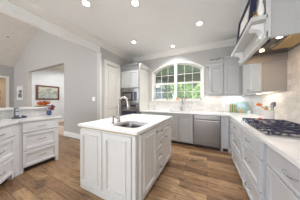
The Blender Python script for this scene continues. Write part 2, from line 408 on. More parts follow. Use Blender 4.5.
# ---- outside: patio, porch, lawn
struct(MB().box(-9, 8, YB + .13, 6.3, -.12, -.02).build('ground_patio', 'patio'))
struct(MB().box(-30, 25, 6.31, 40, -.15, -.04).build('ground_lawn', 'grass'))
b = MB().box(-6, 5, YB + .125, 6.4, 2.64, 2.74)
struct(b.build('ceiling_porch', 'porch'))
struct(MB().box(-6, 5, 6.11, 6.33, 2.21, 2.639).build('trim_11', 'porchbeam'))
for x in (-2.95, .95):
    t = thing('porch_post', 'square dark porch post at the %s end seen outside the window' % ('left' if x < 0 else 'right'), 'post', (x, 6.22, -.02))
    MB().box(-.08, .08, -.08, .08, .2, 2.205, .006).build('shaft', 'porchbeam', t); MB().box(-.11, .11, -.11, .11, .0, .2, .01).build('plinth', 'porchbeam', t)

# ------------------------------------------------------------------ cabinet kit (local: x along front, front faces -y)
def pull(parent, x, y, z, L=.11, vert=False, mat='chrome'):
    P = []
    for i in range(9):
        t = i / 8; P.append(((t - .5) * L, -.018 - .014 * math.sin(PI * t), 0))
    P = [(P[0][0], 0, 0)] + P + [(P[-1][0], 0, 0)]
    if vert: P = [(0, p[1], p[0]) for p in P]
    b = MB().tube(P, .0055, 6)
    o = b.build('handle', mat, parent, True); o.location = (x, y, z); return o
def knob(parent, x, y, z, mat='chrome'):
    b = MB().lathe([(.006, 0), (.006, .012), (.014, .018), (.015, .026), (.008, .031)], n=10)
    o = b.build('knob', mat, parent, True); o.location = (x, y, z); o.rotation_euler = (PI / 2, 0, 0); return o
def front(parent, name, x0, x1, z0, z1, mat, hd=None, style='raised'):
    b = MB(); w_, h_ = x1 - x0, z1 - z0
    g = .022
    s = min(.042 if h_ < .35 else .055, h_ * .26, w_ * .2)
    if style == 'slab': prof = [(0, 0), (0, -g + .004), (.004, -g), (.02, -g), (.024, -g + .003)]
    elif style == 'bump': prof = [(0, 0), (0, -g + .003), (.003, -g), (s, -g), (s + .006, -g - .012), (s + .018, -g - .012), (s + .026, -g + .010), (s + .034, -g + .010)]
    else: prof = [(0, 0), (0, -g + .003), (.003, -g), (s, -g), (s + .005, -g + .016), (s + .012, -g + .012), (s + .018, -g + .015)]
    ringpanel(b, x0, x1, z0, z1, prof)
    o = b.build(name, mat, parent)
    if hd:
        for hh in (hd if isinstance(hd, list) else [hd]):
            kind, hx, hz = hh
            hy = -g + (.004 if style != 'slab' else .003)
            if abs(hx - x0) < s or abs(hx - x1) < s or abs(z1 - hz) < s or abs(hz - z0) < s: hy = -g
            if kind == 'pull': pull(o, hx, hy, hz, min(.11, w_ * .5))
            elif kind == 'vpull': pull(o, hx, hy, hz, .1, True)
            else: knob(o, hx, hy, hz)
    return o
def cabinet(label, cat, loc, rz, w_, d, mat, fronts, z1=.883, toe=.09, toe_in=.06, group=None, name='base_cabinet', body=None):
    t = thing(name, label, cat, loc, rz, group)
    if body: body().build('body', mat, t)
    else:
        MB().box(0, w_, 0, d, toe, z1).box(0, .045, .0, .05, .001, toe).box(w_ - .045, w_, .0, .05, .001, toe).build('body', mat, t)
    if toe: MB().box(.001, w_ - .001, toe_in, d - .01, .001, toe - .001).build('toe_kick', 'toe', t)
    for f in fronts: front(t, f[0], f[1], f[2], f[3], f[4], mat, f[5] if len(f) > 5 else None, f[6] if len(f) > 6 else 'raised')
    return t
def stack(w_, m=.03, top=.86):
    x0, x1 = m, w_ - m; xc = w_ / 2
    return [('drawer', x0, x1, .705, top, ('pull', xc, (top + .705) / 2), 'slab'),
            ('drawer', x0, x1, .408, .683, ('pull', xc, .555)), ('drawer', x0, x1, .11, .386, ('pull', xc, .26))]

# ---- island
IX0, IX1, IY0, IY1 = -1.56, -.66, 1.02, 2.29
t = thing('kitchen_island', 'white painted kitchen island with raised panels in the middle of the floor', 'island', (IX0, IY0, 0))
W_, D_ = IX1 - IX0, IY1 - IY0
b = MB().box(0, .02, .0, D_, .05, .882).box(W_ - .02, W_, 0, D_, .05, .882).box(.02, W_ - .02, 0, .02, .05, .882).box(.02, W_ - .02, D_ - .02, D_, .05, .882).box(.02, W_ - .02, .02, D_ - .02, .08, .10)
b.build('body', 'white', t)
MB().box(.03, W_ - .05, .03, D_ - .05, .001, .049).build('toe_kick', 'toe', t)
b = MB().prism([(0, .001), (-.012, .001), (-.012, .08), (-.004, .095), (0, .095)], 'X', 0, W_).build('base_molding', 'white', t)
for x0, x1 in ((.008, .415), (.43, .845)):
    front(t, 'end_panel', x0, x1, .105, .845, 'white', None, 'bump')
MB().box(W_ - .048, W_ - .002, -.012, -.001, .10, .86, .004).build('corner_post', 'white', t)
MB().box(0, W_, -.008, -.001, .862, .880, .002).build('top_rail', 'gilt', t)
side = bpy.data.objects.new('side', None)
# the aisle side (faces +X): fronts built in a rotated child frame, one mesh per front
def rfront(name, y0, y1, z0, z1, hd, style='raised'):
    o = front(t, name, y0 - IY0, y1 - IY0, z0, z1, 'white', hd and [(hd[0], hd[1] - IY0, hd[2])], style)
    o.location = (W_, 0, 0); o.rotation_euler = (0, 0, PI / 2); return o
bpy.data.objects.remove(side)
rfront('door', 1.075, 1.515, .11, .86, ('knob', 1.485, .80), 'bump')
zz = [.11, .315, .50, .685, .86]
for i in range(4): rfront('drawer', 1.535, 1.80, zz[i], zz[i + 1] - .015, ('knob', 1.667, (zz[i] + zz[i + 1]) / 2), 'raised')
rfront('door', 1.825, 2.26, .11, .68, ('knob', 1.86, .63))
rfront('drawer', 1.825, 2.26, .70, .86, ('pull', 2.04, .78))
sk = rrect(-1.12, -.73, 1.12, 1.49, .08)
b = MB().holed([(-1.59, .99), (-.63, .99), (-.63, 2.32), (-1.59, 2.32)], sk, .884, .914)
bmesh.ops.remove_doubles(b.bm, verts=b.bm.verts[:], dist=1e-5)
tag(b.build('countertop', 'quartz'), 'polished white quartz slab with a sink cutout topping the island', 'countertop')
def sink(label, x0, x1, y0, y1, r, depth=.17):
    t = thing('sink', label, 'sink', ((x0 + x1) / 2, (y0 + y1) / 2, .883 - depth))
    cx, cy = (x0 + x1) / 2, (y0 + y1) / 2
    def R(g, z, rr): return [(x - cx, y - cy, z) for x, y in rrect(x0 - g, x1 + g, y0 - g, y1 + g, rr)]
    MB().loft([R(.0, 0, r), R(.012, depth * .95, r + .01), R(.015, depth, r + .01), R(.0, depth, r), R(-.004, depth * .9, r), R(-.02, .01, r)], True, True).build('basin', 'steel', t, True)
    MB().lathe([(.038, .011), (.038, .014), (.02, .012)], n=16).build('drain', 'chrome', t, True)
sink('stainless undermount prep sink set in the island top', -1.12, -.73, 1.12, 1.49, .08)
def arc(cx, cz, r, a0, a1, n, y=0): return [(cx + r * math.cos(a0 + (a1 - a0) * i / n), y, cz + r * math.sin(a0 + (a1 - a0) * i / n)) for i in range(n + 1)]
def faucet(label, loc, rz, hgt, r, tr=.014):
    t = thing('faucet', label, 'faucet', loc, rz)
    MB().lathe([(.030, 0), (.030, .008), (.022, .02), (.019, .07), (.021, .09), (.016, .10)], n=16).build('base', 'nickel', t, True)
    rr = r
    P = [(0, 0, .09), (0, 0, hgt - rr)] + arc(rr, hgt - rr, rr, PI, 0.12, 10)
    MB().tube(P, [tr * .95] * len(P), 10).build('spout', 'nickel', t, True)
    e = Vector(P[-1]); MB().tube([e, e + Vector((.006, 0, -.03)), e + Vector((.012, 0, -.09)), e + Vector((.013, 0, -.10))], [tr, tr * 1.25, tr * 1.4, tr * 1.1], 10).build('spray_head', 'nickel', t, True)
    MB().tube([(0, -.015, .06), (0, -.045, .065), (-.01, -.09, .10)], [.011, .008, .006], 8).build('lever', 'nickel', t, True)
    return t
faucet('brushed nickel gooseneck faucet beside the island prep sink', (-1.17, 1.33, .915), 0, .365, .085, .018)
tt = thing('side_sprayer', 'short brushed nickel sprayer next to the island faucet', 'sprayer', (-1.175, 1.22, .915))
MB().lathe([(.024, 0), (.024, .008), (.014, .015), (.013, .03)], n=12).build('base', 'nickel', tt, True)
MB().lathe([(.012, .031), (.016, .05), (.017, .085), (.010, .10)], n=12).build('spray_head', 'nickel', tt, True)

# ---- back run
BF = 3.145
cabinet('grey base cabinet left of the back sink cabinet', 'cabinet', (-1.875, BF, 0), 0, .81, .58, 'grey',
        [('door', .02, .40, .11, .86, ('knob', .37, .80)), ('door', .41, .79, .11, .86, ('knob', .44, .80))])
def sinkbody():
    return MB().box(0, .02, 0, .58, .09, .883).box(.73, .75, 0, .58, .09, .883).box(.02, .73, 0, .02, .09, .883).box(.02, .73, .56, .58, .09, .883).box(.02, .73, .02, .56, .09, .11)
cabinet('grey sink base cabinet with two tall panel doors left of the dishwasher', 'cabinet', (-1.062, BF, 0), 0, .75, .58, 'grey',
        [('door', .02, .37, .11, .86, ('knob', .34, .80)), ('door', .38, .73, .11, .86, ('knob', .41, .80))], body=sinkbody)
t = thing('dishwasher', 'stainless steel dishwasher with a bar handle under the back counter', 'dishwasher', (-.305, BF - .02, 0))
MB().box(.004, .584, .0, .56, .10, .882).build('tub', 'darksteel', t)
dd = MB().box(.008, .580, -.022, -.001, .115, .765, .004).build('door', 'steel', t)
MB().tube([(.05, -.022, .745), (.05, -.055, .745), (.538, -.055, .745), (.538, -.022, .745)], .013, 8).build('handle', 'chrome', dd, True)
MB().box(.26, .33, -.0235, -.0221, .25, .262).build('badge', 'darksteel', dd)
MB().box(.008, .580, -.020, -.001, .770, .868, .004).build('control_panel', 'steel', t)
MB().box(.01, .578, .03, .05, .002, .099).build('toe_kick', 'toe', t)
cabinet('narrow grey filler cabinet between dishwasher and right corner', 'cabinet', (.287, BF, 0), 0, .188, .58, 'rgrey', [('end_panel', .01, .155, .11, .86)])
# counter over back + right run, one continuous L slab
P_out = [(-1.878, YB - .014), (-1.878, 3.10), (.43, 3.10), (.43, -.6), (XR - .014, -.6), (XR - .014, YB - .014)]
hole = rrect(-1.0, -.39, 3.22, 3.56, .05)
b = MB().holed(P_out, hole, .884, .914)
tag(b.build('countertop', 'quartz'), 'white quartz counter running along the back wall and the range wall', 'countertop')
sink('stainless undermount main sink below the arched window', -1.0, -.39, 3.22, 3.56, .05)
faucet('tall nickel pull-down faucet at the sink under the arched window', (-.70, 3.645, .915), -1.2, .36, .07, .013)
t = thing('soap_dispenser', 'slim white and chrome dispenser on the counter at the left end of the window', 'dispenser', (-1.60, 3.60, .915))
MB().lathe([(.024, 0), (.024, .01), (.012, .02), (.011, .16)], n=12).build('base', 'chrome', t, True)
MB().tube([(0, 0, .16), (0, 0, .21), (.02, -.02, .235), (.05, -.05, .235)], .008, 8).build('nozzle', 'plastic', t, True)

# ---- tall oven cabinet
TX0, TX1, TY = XL + .002, -1.885, 3.09
t = thing('oven_cabinet', 'tall grey cabinet holding the wall ovens beside the pantry door', 'cabinet', (TX0, TY, 0))
w_ = TX1 - TX0
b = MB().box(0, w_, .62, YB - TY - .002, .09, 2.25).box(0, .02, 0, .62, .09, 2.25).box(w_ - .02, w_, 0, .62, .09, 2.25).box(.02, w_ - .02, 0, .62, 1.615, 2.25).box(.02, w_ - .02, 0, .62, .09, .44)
b.build('body', 'ovenshade', t)
MB().box(w_ + .0005, w_ + .006, .01, YB - TY - .01, .92, 2.24).build('side_panel', 'trim', t)  # pale sheet: light on the cabinet side put into its colour
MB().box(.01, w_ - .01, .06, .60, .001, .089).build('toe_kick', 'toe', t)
front(t, 'door', .03, w_ / 2 - .004, 1.64, 2.18, 'ulight', ('knob', w_ / 2 - .03, 1.70)); front(t, 'door', w_ / 2 + .004, w_ - .03, 1.64, 2.18, 'ulight', ('knob', w_ / 2 + .03, 1.70))
front(t, 'drawer', .03, w_ - .03, .12, .42, 'ovenshade', ('pull', w_ / 2, .28))
CR = [(0, 0), (-.012, 0), (-.018, .04), (-.05, .085), (-.062, .10), (-.062, .125), (0, .125)]
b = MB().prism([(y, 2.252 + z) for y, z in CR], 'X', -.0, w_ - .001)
b.build('crown', 'ovenshade', t)
MB().prism([(w_ - y, 2.252 + z) for y, z in CR if y < .0 or z == 0] + [(w_, 2.377)], 'Y', .0, YB - TY - .002).build('side_crown', 'trim', t)  # side crown coloured pale as lit, front crown dark as shaded
# microwave
t = thing('microwave', 'built-in stainless microwave with a dark window in the tall cabinet', 'microwave', (TX0 + .022, TY, 1.12))
w2 = w_ - .044
MB().box(0, w2, .0, .50, .002, .49).build('case', 'steel', t)
MB().box(-.012, w2 + .012, -.02, -.001, -.0, .49, .003).build('trim_kit', 'steel', t)
d = MB().box(.075, .49, -.035, -.021, .10, .38, .004).build('door', 'blackglass', t)
MB().box(.12, .42, -.037, -.0355, .14, .33).build('window', 'darksteel', d)
MB().tube([(.505, -.021, .12), (.505, -.05, .12), (.505, -.05, .36), (.505, -.021, .36)], .008, 8).build('handle', 'steel', d, True)
MB().box(.53, .62, -.032, -.021, .10, .38, .003).build('control_panel', 'blackglass', t)
# wall oven
t = thing('wall_oven', 'stainless wall oven with dark glass door below the microwave', 'oven', (TX0 + .022, TY, .445))
MB().box(0, w2, .0, .55, .002, .668).build('case', 'steel', t)
MB().box(-.012, w2 + .012, -.022, -.001, .56, .668, .003).build('control_panel', 'steel', t)
MB().box(.10, w2 - .10, -.024, -.0225, .585, .645).build('display', 'blackglass', t)
d = MB().box(-.012, w2 + .012, -.03, -.001, .0, .552, .004).build('door', 'steel', t)
MB().box(.06, w2 - .06, -.033, -.0305, .07, .44).build('window', 'blackglass', d)
MB().tube([(.04, -.03, .50), (.04, -.065, .50), (w2 - .04, -.065, .50), (w2 - .04, -.03, .50)], .011, 8).build('handle', 'steel', d, True)

# ---- upper cabinets
UB, UT = 1.37, 2.12
def upper(label, loc, rz, w_, d, mat, fronts, crown_sides=(0, 0), zt=UT, group=None, crown=True, side=None):
    t = thing('upper_cabinet', label, 'cabinet', loc, rz, group)
    MB().box(0, w_, 0, d, 0, zt - UB).build('body', mat, t)
    for f in fronts: front(t, f[0], f[1], f[2], f[3], f[4], mat, f[5] if len(f) > 5 else None)
    MB().prism([(0, -.001), (-.012, -.001), (-.020, -.025), (0, -.03)], 'X', 0, w_).build('light_rail', mat, t)
    if crown:
        b = MB().prism([(y, zt - UB + .001 + z) for y, z in CR], 'X', -.062 * crown_sides[0], w_ + .062 * crown_sides[1])
        if crown_sides[0]: b.prism([(y, zt - UB + .001 + z) for y, z in CR], 'Y', 0, d)
        b.box(0, w_, 0, d, zt - UB + .10, zt - UB + .12)
        b.build('crown', mat, t)
    if side: MB().box(w_ + .0005, w_ + .008, 0, d, .0, side - UB).build('end_panel', 'endpanel', t)
    return t
UH = UT - UB
upper('grey single-door wall cabinet just right of the arched window', (.036, 3.412, UB), 0, .335, YB - 3.414, 'grey',
      [('door', .02, .325, .012, UH - .02, ('knob', .045, .06))], (1, 0))
upper('grey corner wall cabinet with a taller crown over the cookbooks', (.373, 3.412, UB), 0, .372, YB - 3.414, 'ugrey',
      [('door', .012, .325, .012, UH + .03, ('knob', .04, .06))], (0, 0), UT + .08)
upper('double-door wall cabinet on the range wall touching the hood', (.747, 3.388, UB), -PI / 2, 3.388 - 2.345, XR - .749, 'ulight',
      [('door', .10, .565, .012, .92, ('knob', .54, .06)), ('door', .575, 1.035, .012, .92, ('knob', .60, .06))], (0, 0), 2.3, crown=False, side=2.3)

# ---- range wall base cabinets (rz=-90: x runs toward the camera)
RF = .477; RD = XR - .016 - RF
def rcab(label, ya, yb, fr, bump=0, group=None):
    return cabinet(label, 'cabinet', (RF - bump, ya, 0), -PI / 2, ya - yb, RD + bump - .0, 'rgrey', fr(ya - yb) if callable(fr) else fr, toe=.07, toe_in=.05, group=group)
rcab('narrow grey drawer cabinet at the back corner of the range wall', 3.140, 2.722, lambda w: stack(w, .03), 0)
rcab('wide grey drawer cabinet between the corner cabinet and the cooktop front', 2.718, 2.002, lambda w: stack(w, .02), .03)
rcab('grey three-drawer cabinet below the near half of the cooktop', 1.998, 1.362, lambda w: stack(w, .02), .03)
def doorcab(w): return [('drawer', .03, w - .02, .70, .86, ('pull', w * .42, .79), 'slab'), ('door', .03, w / 2 - .003, .11, .685, ('knob', w / 2 - .03, .62)), ('door', w / 2 + .003, w - .02, .11, .685, ('knob', w / 2 + .03, .62))]
rcab('grey cabinet with a drawer over doors nearest the camera on the right', 1.358, .50, doorcab)
rcab('grey drawer cabinet at the near end of the range counter', .496, -.58, lambda w: stack(w, .02))

# ---- cooktop
t = thing('gas_cooktop', 'five-burner gas cooktop with black grates set on the right counter', 'cooktop', (.725, 1.845, .915))
MB().box(-.25, .25, -.44, .44, 0, .012, .005).build('tray', 'chrome', t)
MB().box(-.235, .235, -.425, .425, .0125, .0135).build('burner_deck', 'chrome', t)
for bx, by, r in ((-.11, -.28, .042), (.12, -.28, .034), (.0, 0, .055), (-.11, .28, .034), (.12, .28, .042)):
    u = MB().lathe([(r, .0136), (r, .022), (r * .8, .026)], (bx, by, 0), 16).build('burner', 'steel', t, True)
    MB().lathe([(r * .75, .0265), (r * .75, .033), (r * .5, .036)], (bx, by, 0), 16).build('burner_cap', 'black', u, True)
for gy in (-.285, 0, .285):
    b = MB(); hw = .137
    for x in (-.225, .225): b.box(x - .005, x + .005, gy - hw, gy + hw, .038, .050)
    for y in (gy - hw + .006, gy + hw - .006, gy): b.box(-.225, .225, y - .0045, y + .0045, .038, .050)
    for x in (-.12, .0, .12): b.box(x - .004, x + .004, gy - hw, gy + hw, .040, .052)
    for x in (-.221, .221):
        for y in (gy - hw + .008, gy + hw - .008): b.box(x - .006, x + .006, y - .006, y + .006, .0137, .04)
    b.build('grate', 'black', t)
for k in range(5):
    MB().lathe([(.019, .0136), (.017, .034), (.010, .036)], (-.19, -.10 + .05 * k, 0), 12).build('knob', 'steel', t, True)

# ---- hood
HX, HY0, HY1, HZ = .49, 1.41, 2.335, 1.80
t = thing('range_hood', 'grey-white painted mantel range hood with a ledge above the cooktop', 'range hood', (HX, HY0, 0))
hw, hd = HY1 - HY0, XR - .002 - HX
b = MB().box(0, .02, 0, hw, HZ, ZC - .001)                              # front board
b.box(.02, hd, hw - .02, hw, HZ, ZC - .001)                             # far side
b.build('chimney', 'hood', t)
MB().box(.021, hd - .001, hw - .026, hw - .0205, HZ + .001, 1.914).build('inner_panel', 'innerwood', t)
MB().box(.004, hd, -.0, .02, HZ, ZC - .002).build('side_panel', 'hoodside', t)
MB().box(-.012, .022, -.012, -.0005, HZ, ZC - .002, .003).build('corner_bead', 'hood', t)
b = MB().prism([(0, 1.975), (-.115, 1.975), (-.118, 2.0), (-.118, 2.012), (0, 2.012)], 'Y', -.012, hw + .08)
b.build('shelf', 'hood', t)
MB().prism([(-.001, HZ), (-.018, HZ), (-.018, HZ + .05), (-.010, HZ + .06), (-.001, HZ + .06)], 'Y', -.012, hw).build('fascia_molding', 'hood', t)
for cy in (.06, .80):
    b = MB(); P = [(-.001, 1.974), (-.095, 1.974), (-.098, 1.945)]
    for i in range(9): a = i / 8 * PI / 2; P.append((-.075 + .055 * math.sin(a) , 1.935 - .055 * (1 - math.cos(a)) - .0))
    for i in range(7): a = i / 6 * PI; P.append((-.02 - .022 * math.sin(a), 1.875 - .02 + .02 * math.cos(a) - .01))
    P.append((-.001, 1.83)); b.prism(P, 'Y', cy, cy + .08); b.build('corbel', 'header', t)
LZ = 1.915
MB().box(.021, hd - .001, .021, hw - .021, LZ, LZ + .01).build('liner', 'steel', t)
MB().box(.24, .48, .08, .66, LZ - .02, LZ - .001, .006).build('filter_tray', 'steel', t)
MB().box(.265, .44, .115, .62, LZ - .028, LZ - .021).build('mesh_filter', 'filter', t)
for lx, ly in ((.20, .30), (.18, .68)):
    o = MB().lathe([(.024, LZ - .012), (.024, LZ - .001)], (lx, ly, 0), 16).build('bulb', 'hoodlens', t, True)
MB().box(.105, .155, .37, .53, LZ - .014, LZ - .001, .003).build('control_switch', 'black', t)
def area(name, parent, loc, sx, sy, power, col=(1, 1, 1), rot=(0, 0, 0), spread=PI):
    d = bpy.data.lights.new(name, 'AREA'); d.shape = 'RECTANGLE'; d.size = sx; d.size_y = sy; d.energy = power; d.color = col; d.spread = spread
    o = bpy.data.objects.new(name, d); C.objects.link(o); o.location = loc; o.rotation_euler = rot
    if parent: o.parent = parent
    return o
for lx, ly in ((.20, .30), (.18, .68)): area('bulb_light', t, (lx, ly, LZ - .02), .05, .05, .5, (1, .68, .40))

# things on the hood ledge
t = thing('picture_frame', 'black picture frame leaning on the hood ledge', 'picture', (.418, 1.745, 2.0165)); t.rotation_euler = (0, math.radians(6), 0)
b = MB().box(-.050, 0, -.27, -.235, 0, .30).box(-.050, 0, .235, .27, 0, .30).box(-.050, 0, -.235, .235, 0, .03).box(-.050, 0, -.235, .235, .27, .30)
b.build('frame', 'black', t); MB().box(-.030, -.024, -.234, .234, .026, .264).build('print', 'mat', t)
t = thing('candle', 'small white candle at the near end of the hood ledge', 'candle', (.436, 1.470, 2.013))
MB().lathe([(.010, 0), (.010, .085), (.008, .088)], n=12).build('wax', 'ceramic', t, True); MB().tube([(0, 0, .0885), (0, 0, .098)], .0015, 5).build('wick', 'black', t)
rnd = random.Random(3)
t = thing('dried_posy', 'low gold and rust dried posy on the hood ledge by the candle', 'posy', (.412, 1.436, 2.013))
MB().lathe([(.012, 0), (.021, .012), (.020, .03), (.016, .032)], n=14).build('bowl', 'gilt', t, True)
MB().leaves((0, 0, .05), (.018, .018, .022), 70, .013, rnd).build('petals', 'gilt', t)
t = thing('white_vase', 'round white vase at the near corner of the hood ledge', 'vase', (.449, 1.424, 2.013))
MB().lathe([(.014, 0), (.025, .03), (.027, .06), (.022, .10), (.012, .125), (.015, .15), (.011, .15), (.008, .12)], n=20).build('body', 'ceramic', t, True)
# iron scroll ornament on the cabinet top
t = thing('iron_ornament', 'small dark scrolled iron ornament on top of the wall cabinet', 'ornament', (.14, 3.50, UT + .1215))
MB().lathe([(.035, 0), (.035, .008), (.01, .015)], n=12).build('foot', 'bronze', t, True)
MB().tube([(0, 0, .01), (0, 0, .05), (-.04, 0, .08), (-.07, 0, .05), (-.05, 0, .03), (-.035, 0, .05)], .012, 6).build('scroll', 'bronze', t, True)
MB().tube([(0, 0, .05), (.07, -.02, .045), (.14, -.04, .07), (.20, -.06, .075)], [.012, .012, .010, .004], 6).build('arm', 'bronze', t, True)

# ---- under cabinet lights
def strip(label, loc, sx, sy, mat, col, power):
    t = thing('under_cabinet_light', label, 'light', loc)
    MB().box(-sx / 2, sx / 2, -sy / 2, sy / 2, -.010, -.001, .002).build('housing', 'plastic', t)
    MB().box(-sx / 2 + .005, sx / 2 - .005, -sy / 2 + .005, sy / 2 - .005, -.013, -.0105).build('diffuser', mat, t)
    area('strip_light', t, (0, 0, -.016), sx * .9, sy * .9, power, col)
strip('small warm puck light under the wall cabinet by the window', (.15, 3.60, UB), .10, .06, 'strip_warm', (1, .62, .36), .22)
strip('cool white strip light under the corner wall cabinet', (.62, 3.60, UB), .40, .04, 'strip_cool', (.74, .88, 1), .7)
strip('warm strip light under the double wall cabinet by the hood', (.90, 2.75, UB), .04, .60, 'strip_warm', (1, .88, .78), .5)

# ---- objects on the right and back counters
t = thing('utensil_crock', 'white ceramic crock full of cooking utensils behind the cooktop', 'crock', (.89, 2.49, .915))
MB().lathe([(.056, 0), (.061, .01), (.063, .158), (.060, .163), (.057, .158), (.054, .02)], n=28).build('crock', 'crock', t, True)
def utensil(name, label, pts, r, head, mat, loc=(.89, 2.49, .915 + .025)):
    q = thing(name, label, 'utensil', loc)
    MB().tube(pts, r, 6).build('handle', mat if name != 'whisk' else 'darksteel', q, True)
    head(q)
e = Vector((-.115, .01, .215))
def h1(q): MB().ball((-.125, .005, .225), .034, (1.15, .4, .7)).build('head', 'orange', q, True)
utensil('spoon', 'orange spoon leaning left in the white crock', [(.02, 0, 0), (-.038, 0, .138), (-.055, 0, .155), (-.10, .005, .205)], .006, h1, 'orange')
def h2(q): MB().box(-.05, -.005, .018, .024, .13, .20, .006).build('head', 'olive', q)
utensil('spatula', 'pale green spatula standing in the crock between spoons', [(-.02, .02, 0), (-.028, .021, .14)], .006, h2, 'olive')
def h3(q): MB().ball((.055, -.01, .235), .033, (.6, .5, 1.3)).build('head', 'phone', q, True)
utensil('ladle', 'dark grey ladle standing upright in the crock', [(.02, -.01, 0), (.045, -.01, .2)], .006, h3, 'phone')
def h4(q):
    b = MB()
    for k in range(6):
        a = k * PI / 6; P = []
        for i in range(9): u = i / 8 * 2 * PI * .5; r = .022 * math.sin(u); z = .16 + .11 * i / 8; P.append((.034 + .012 * i / 8 + r * math.cos(a), .025 + r * math.sin(a), z))
        b.tube(P, .002, 4); b.tube([(2 * (.034 + .012 * i / 8) - p[0], .05 - p[1], p[2]) for i, p in enumerate(P)], .002, 4)
    b.build('wires', 'chrome', q, True)
utensil('whisk', 'wire whisk at the right edge of the crock', [(.012, .022, 0), (.034, .025, .165)], .005, h4, 'darksteel')
t = thing('orange_ornament', 'small round orange ornament beside the white crock', 'ornament', (.775, 2.475, .915))
MB().lathe([(.008, 0), (.022, .008), (.026, .024), (.018, .04), (.005, .044)], n=14).build('body', 'orange', t, True)
MB().tube([(0, 0, .043), (.002, 0, .053)], .003, 5).build('stem', 'gilt', t)
# tiny herb rack + cookbook
for i, (lab, dx) in enumerate((('leftmost', 0), ('middle', .045), ('rightmost', .09))):
    t = thing('spice_jar_tower', '%s of the three slim striped jar towers in the counter corner' % lab, 'spice jar', (.55 + dx, 3.66, .915), 0, 'slim jar towers in the corner')
    b = MB().lathe([(.016, 0), (.018, .01), (.018, .06), (.014, .07), (.018, .08), (.018, .13), (.014, .14), (.018, .15), (.018, .20), (.012, .21)], n=12); b.build('jars', 'gilt' if i != 1 else 'green', t, True)
    MB().lathe([(.013, .211), (.015, .216), (.015, .232), (.010, .235)], n=12).build('lid', 'chrome' if i != 1 else 'green', t, True)
t = thing('cookbook', 'upright teal patterned cookbook leaning in the counter corner', 'book', (.80, 3.64, .918)); t.rotation_euler = (math.radians(-8), 0, 0)
MB().box(-.12, .12, 0, .004, 0, .27).box(-.12, .12, .024, .028, 0, .27).box(-.12, -.116, 0, .028, 0, .27).build('cover', 'teal', t)
MB().box(-.115, .116, .0045, .0235, .003, .266).build('pages', 'mat', t)
MB().box(-.08, .05, -.0012, -.0002, .14, .24).build('picture', 'lcd', t)
t = thing('wooden_box', 'small tan wooden box in front of the teal cookbook', 'box', (.745, 3.56, .915))
MB().box(-.035, .035, -.03, .03, 0, .085, .004).build('body', 'woodspoon', t); MB().box(-.037, .037, -.032, .032, .086, .10, .004).build('lid', 'woodspoon', t)
t = thing('salt_pig', 'small peach ceramic jar at the corner beside the cookbook', 'jar', (.90, 3.50, .915))
MB().lathe([(.03, 0), (.038, .02), (.036, .05), (.028, .06)], n=16).build('body', 'mat', t, True); MB().lathe([(.029, .061), (.012, .072), (.006, .08)], n=16).build('lid', 'woodspoon', t, True)

# window sill ornaments
def sill_pumpkin(label, x, r, mat):
    t = thing('sill_pumpkin', label, 'ornament', (x, YB - .052, WZ0 - .002))
    b = MB(); b.lathe([(r * .4, 0), (r * .95, r * .3), (r, r * .7), (r * .8, r * 1.2), (r * .2, r * 1.4)], n=14); b.build('body', mat, t, True)
    MB().tube([(0, 0, r * 1.38), (r * .1, 0, r * 1.8)], r * .12, 5).build('stem', 'bark', t)
sill_pumpkin('rust pumpkin ornament at the left of the window sill group', -1.17, .030, 'rust')
sill_pumpkin('small tan pumpkin ornament beside the rust one on the sill', -1.085, .018, 'gilt')
sill_pumpkin('orange pumpkin ornament right of the window mullion', -.80, .024, 'orange')
t = thing('sill_bottle', 'small clear amber bottle standing by the window mullion', 'bottle', (-.86, YB - .052, WZ0 - .002))
MB().lathe([(.014, 0), (.015, .05), (.006, .065), (.006, .09)], n=12).build('glass', 'orange', t, True); MB().lathe([(.008, .091), (.008, .105)], n=10).build('cap', 'ceramic', t)
t = thing('sill_figurine', 'little pale figurine on the sill in front of the mullion', 'figurine', (-.96, YB - .052, WZ0 - .002))
MB().lathe([(.018, 0), (.016, .02), (.009, .05), (.005, .055)], n=12).build('body', 'mat', t, True); MB().ball((0, 0, .064), .011).build('head', 'woodspoon', t, True)
t = thing('sill_plant', 'little rust-leaved sprig in a pot right of the faucet on the sill', 'plant', (-.60, YB - .052, WZ0 - .002))
MB().lathe([(.012, 0), (.017, .028), (.014, .028), (.012, .02)], n=12).build('pot', 'rust', t, True); MB().leaves((0, -.004, .055), (.03, .016, .03), 50, .012, rnd).build('foliage', 'rust', t)

# ---- left peninsula
d_ = Vector((.755, -.656)); n_ = Vector((-.656, -.755)); c0 = Vector((-2.66, .72))
e1 = c0 + d_ * 1.5; e2 = e1 + n_ * .49
b = MB().prism([(-2.66, 1.345), (c0.x, c0.y), tuple(e1), tuple(e2), (-3.148, .497), (-3.148, 1.345)], 'Z', .884, .914)
tag(b.build('countertop', 'quartz'), 'white quartz peninsula counter bending at the left edge', 'countertop')
t = cabinet('white three-drawer peninsula cabinet beside the opening to the great room', 'cabinet', (-2.695, .745, 0), PI / 2, .54, .43, 'blue', stack(.54, .03), toe=.09)
MB().prism([(p[1] - .745, -2.695 - p[0]) for p in ((-2.695, .743), (-2.672, .688), (-2.722, .628), (-2.80, .70), (-2.80, .743))], 'Z', .001, .883).build('corner_post', 'blue', t)
th = math.atan2(.656, -.755)
o0 = c0 + n_ * .035 + d_ * .02 + d_ * .60
cabinet('white three-drawer cabinet on the angled end at the left edge', 'cabinet', (o0.x, o0.y, 0), th, .60, .43, 'blue', stack(.60, .025), toe=.09)
o1 = o0 + d_ * .604 + d_ * 0
cabinet('white angled peninsula cabinet beyond the left edge of view', 'cabinet', ((o0 + d_ * .62).x, (o0 + d_ * .62).y, 0), th, .61, .43, 'blue', stack(.61, .025), toe=.09)
bx0 = Vector((-3.15, .497)); f2 = bx0 + d_ * 1.35
def off(p, k): return (p.x + n_.x * k, p.y + n_.y * k)
